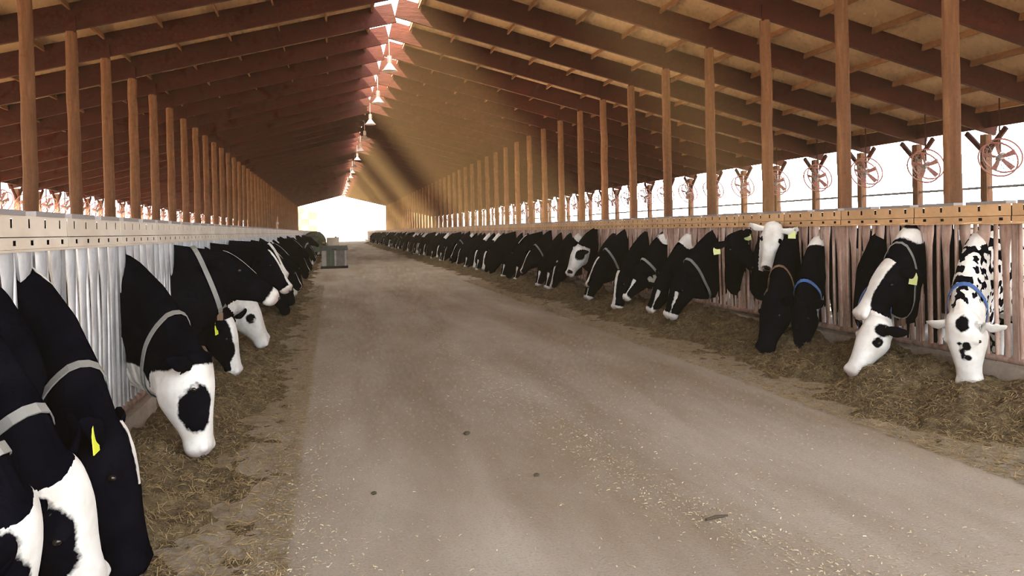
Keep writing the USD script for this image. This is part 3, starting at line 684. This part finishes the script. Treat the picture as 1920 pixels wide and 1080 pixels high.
def strands(name, x, y, z, L, wd, tilt, material, parent):
    N = len(x); az = nrng.random(N) * 2 * PI; el = nrng.normal(0, tilt, N)
    d = np.stack([np.cos(az) * np.cos(el), np.sin(az) * np.cos(el), np.sin(el)], -1)
    s = np.stack([-np.sin(az), np.cos(az), nrng.normal(0, .4, N)], -1); s /= np.linalg.norm(s, axis=1, keepdims=True)
    c = np.stack([x, y, z], -1); a = c - d * L[:, None] / 2; b = c + d * L[:, None] / 2; m = c + np.array([0, 0, 1]) * (L * .12)[:, None]
    a[:, 2] = np.maximum(a[:, 2], .003); b[:, 2] = np.maximum(b[:, 2], .003)
    sw = s * wd[:, None]
    V = np.stack([a - sw, a + sw, m - sw, m + sw, b - sw, b + sw], 1).reshape(-1, 3)
    o = np.arange(N)[:, None] * 6
    f = np.vstack([o + np.array([[0, 1, 3, 2]]), o + np.array([[2, 3, 5, 4]])])
    g = MB(); g.add(V, f)
    return tag(obj(name, g, material, parent), kind='stuff')
feed('left', FL, 1, 1.00, .17, 3, 'thin strip of brown hay feed along the left headlocks')
feed('right', FR, -1, 1.42, .24, 8, 'heaped brown hay feed along the right headlocks')
N = 8000
t = nrng.random(N); yy = 2.2 + 16 * t ** 1.6
xs = np.interp(yy, [2, 2.9, 3.6, 4.5, 6.1, 9.1, 16, 20], [2.35, 2.04, 1.8, 1.66, 1.63, 1.5, 1.3, 1.2]) + nrng.normal(0, .13, N) + (nrng.random(N) < .22) * nrng.normal(.55, .15, N)
N2 = 7000; y2 = 2.0 + 20 * nrng.random(N2) ** 1.7; x2 = nrng.uniform(-.6, 4.2, N2)
N3 = 8000; y3 = 2.0 + 14 * nrng.random(N3) ** 1.5; x3 = -.42 + np.abs(nrng.normal(0, .28, N3))
X = np.r_[xs, x2, x3]; Y = np.r_[yy, y2, y3]; n = len(X)
sc = strands('hay_scatter', X, Y, np.full(n, .006), nrng.uniform(.006, .024, n), nrng.uniform(.001, .0032, n), .15, 'hay_bit', None)
tag(sc, 'pale chopped hay bits scattered over the alley floor', 'hay', kind='stuff')

# ------------------------------------------------------------------ things in and beyond the alley
for (x, y, r, lab) in ((1.17, 4.38, .014, 'small dark clod in the middle of the bare floor'), (.93, 5.42, .018, 'dark clod on the floor farther up the alley, left of the hay streak'), (.20, 4.35, .013, 'small dark clod near the loose hay at the left')):
    v = np.array(trimesh.creation.icosphere(2).vertices); v = v * (1 + .5 * (meshkit.fbm(v * 2 + x * 9, 3, 4)[:, None] - .5)) * np.array([1.3, 1, .75]) * r
    g = MB(); g.add(v + (x, y, r * .6), np.array(trimesh.creation.icosphere(2).faces)); tag(obj('clod', g, 'clod', None, True), lab, 'clod')
g = MB(); g.tube([(1.80, 3.45, .012), (1.86, 3.46, .016), (1.93, 3.47, .011)], [.006, .009, .005], 7); tag(obj('stick', g, 'clod', None, True), 'short dark stick lying across the hay streak on the near floor', 'stick')

t = thing('feed_bin', 'grey-green slatted bin with a dark lid standing in the middle of the alley', 'bin', (.11, 32.6, 0))
g = MB(); g.box((0, 0, .05), (1.10, .95, .10)); obj('skid_base', g, 'bin_base', t)
g = MB(); g.box((0, 0, .42), (1.02, .86, .66)); obj('core', g, 'bin_grey', t)
for i, (m_, w_) in enumerate((('bin_white', .19), ('bin_green', .17), ('bin_green', .13), ('bin_white', .08), ('bin_grey', .19), ('bin_grey', .12), ('bin_white', .09))):
    x0 = -.51 + sum((.19, .17, .13, .08, .19, .12, .09)[:i]) * 1.05
    g = MB(); g.box((x0 + w_ / 2, -.445, .43), (w_ - .012, .03, .64)); obj('slat', g, m_, t)
g = MB(); g.box((0, 0, .845), (1.14, .98, .19), taper=.94); lid = obj('lid', g, 'bin_lid', t)
g = MB(); g.box((0, -.47, .80), (.2, .03, .04)); obj('lid_handle', g, 'bin_base', lid)
t = thing('drum', 'pale drum standing just behind the slatted bin', 'drum', (.08, 37.2, 0))
g = MB(); g.lathe([(0, 0), (.28, 0), (.30, .03), (.29, .40), (.305, .42), (.29, .44), (.29, .80), (.305, .82), (.29, .84), (.29, 1.22), (.305, 1.25), (.27, 1.26), (0, 1.26)], 20); brl = obj('barrel', g, 'pale_drum', t, 40)
g = MB(); g.lathe([(0, 1.26), (.05, 1.26), (.05, 1.30), (0, 1.30)], 10, (.14, 0, 0)); obj('bung', g, 'bin_base', brl)
t = thing('feed_cart', 'dark green covered cart at the far end of the left cow row', 'cart', (-.86, 41.0, 0))
sec = []
for y, sw, sh in ((-.85, .50, .30), (-.6, .60, .42), (0, .62, .48), (.6, .58, .42), (.85, .46, .28)):
    sec.append(np.array([(sw * math.cos(a) * (1 if abs(math.cos(a)) < .7 else .98), y, 1.02 + sh * math.sin(a) * 1.2) for a in np.linspace(0, PI, 12)] + [(-sw, y, .86), (sw, y, .86)]))
cvr = m3.Manifold.batch_boolean([m3.Manifold.hull_points(np.vstack(sec[i:i + 2])) for i in range(4)], m3.OpType.Add)
g = MB(); g.mesh(cvr); obj('tarp_cover', g, 'tarp_green', t, 50)
g = MB(); g.box((0, 0, .68), (1.05, 1.6, .36)); tub = obj('tub', g, 'bin_green', t)
for sx in (-1, 1):
    g = MB(); g.tube([(sx * .56 - .06, 0, .32), (sx * .56 + .06, 0, .32)], .32, 20); obj('wheel', g, 'rubber', t, 40)
g = MB(); g.tube([(-.6, 0, .32), (.6, 0, .32)], .03, 8); obj('axle', g, 'bin_base', t)
g = MB(); g.box((.48, -.87, .98), (.12, .03, .08)); obj('reflector', g, 'amber', tub)
for (x, y, lab) in ((FL, 23.4 * .92, 'small rusty latch lever standing up from the left fence rail'), (FR, 20.8 * .986, 'small rusty latch lever standing up from the right fence rail')):
    t = thing('latch_lever', lab, 'lever', (x, y, 1.63))
    g = MB(); g.tube([(0, 0, -.01), (.0, 0, .14)], .022, 8); obj('shaft', g, 'rusty_steel', t)
    g = MB(); g.box((0, 0, .16), (.07, .24, .06), taper=.7); obj('handle', g, 'rusty_steel', t)
    g = MB(); g.tube([(0, .05, .18), (.0, .09, .34)], .014, 6); obj('pin', g, 'rusty_steel', t)
# outside the far opening
t = thing('bale_stack', 'tan stack of large bales outside the far opening', 'bales', (-6.6, 205., 0))
for r in range(5):
    for c in range(3):
        g = MB(); g.box((-2.0 + 2.0 * c + .1 * (r % 2), .1 * ((r + c) % 2), .85 + 1.7 * r), (1.97, 2.2, 1.67)); obj('bale', g, 'tan_bale', t)
t = thing('yard_fence', 'pale rail fence crossing the yard beyond the far opening', 'fence', (2., 180., 0))
for i in range(15):
    g = MB(); g.box((-17.5 + 2.5 * i, 0, .7), (.12, .12, 1.4)); obj('fence_post', g, 'tan_bale', t)
for z in (.5, .9, 1.3):
    g = MB(); g.tube([(-17.5, 0, z), (17.5, 0, z)], .04, 6); obj('fence_rail', g, 'tan_bale', t)

# ------------------------------------------------------------------ dusty air under the roof
g = MB()
prof = [(XR - HE, .005), (XR + HE, .005), (XR + HE, zu(HE) + .2), (XR, zu(0) + .3), (XR - HE, zu(HE) + .2)]
g.add(*quad_prism(prof, YN + .3, YF - YN - 1))
hz = obj('dust_haze', g, 'haze'); tag(hz, 'golden dust hanging in the air under the barn roof', 'dust', kind='stuff')
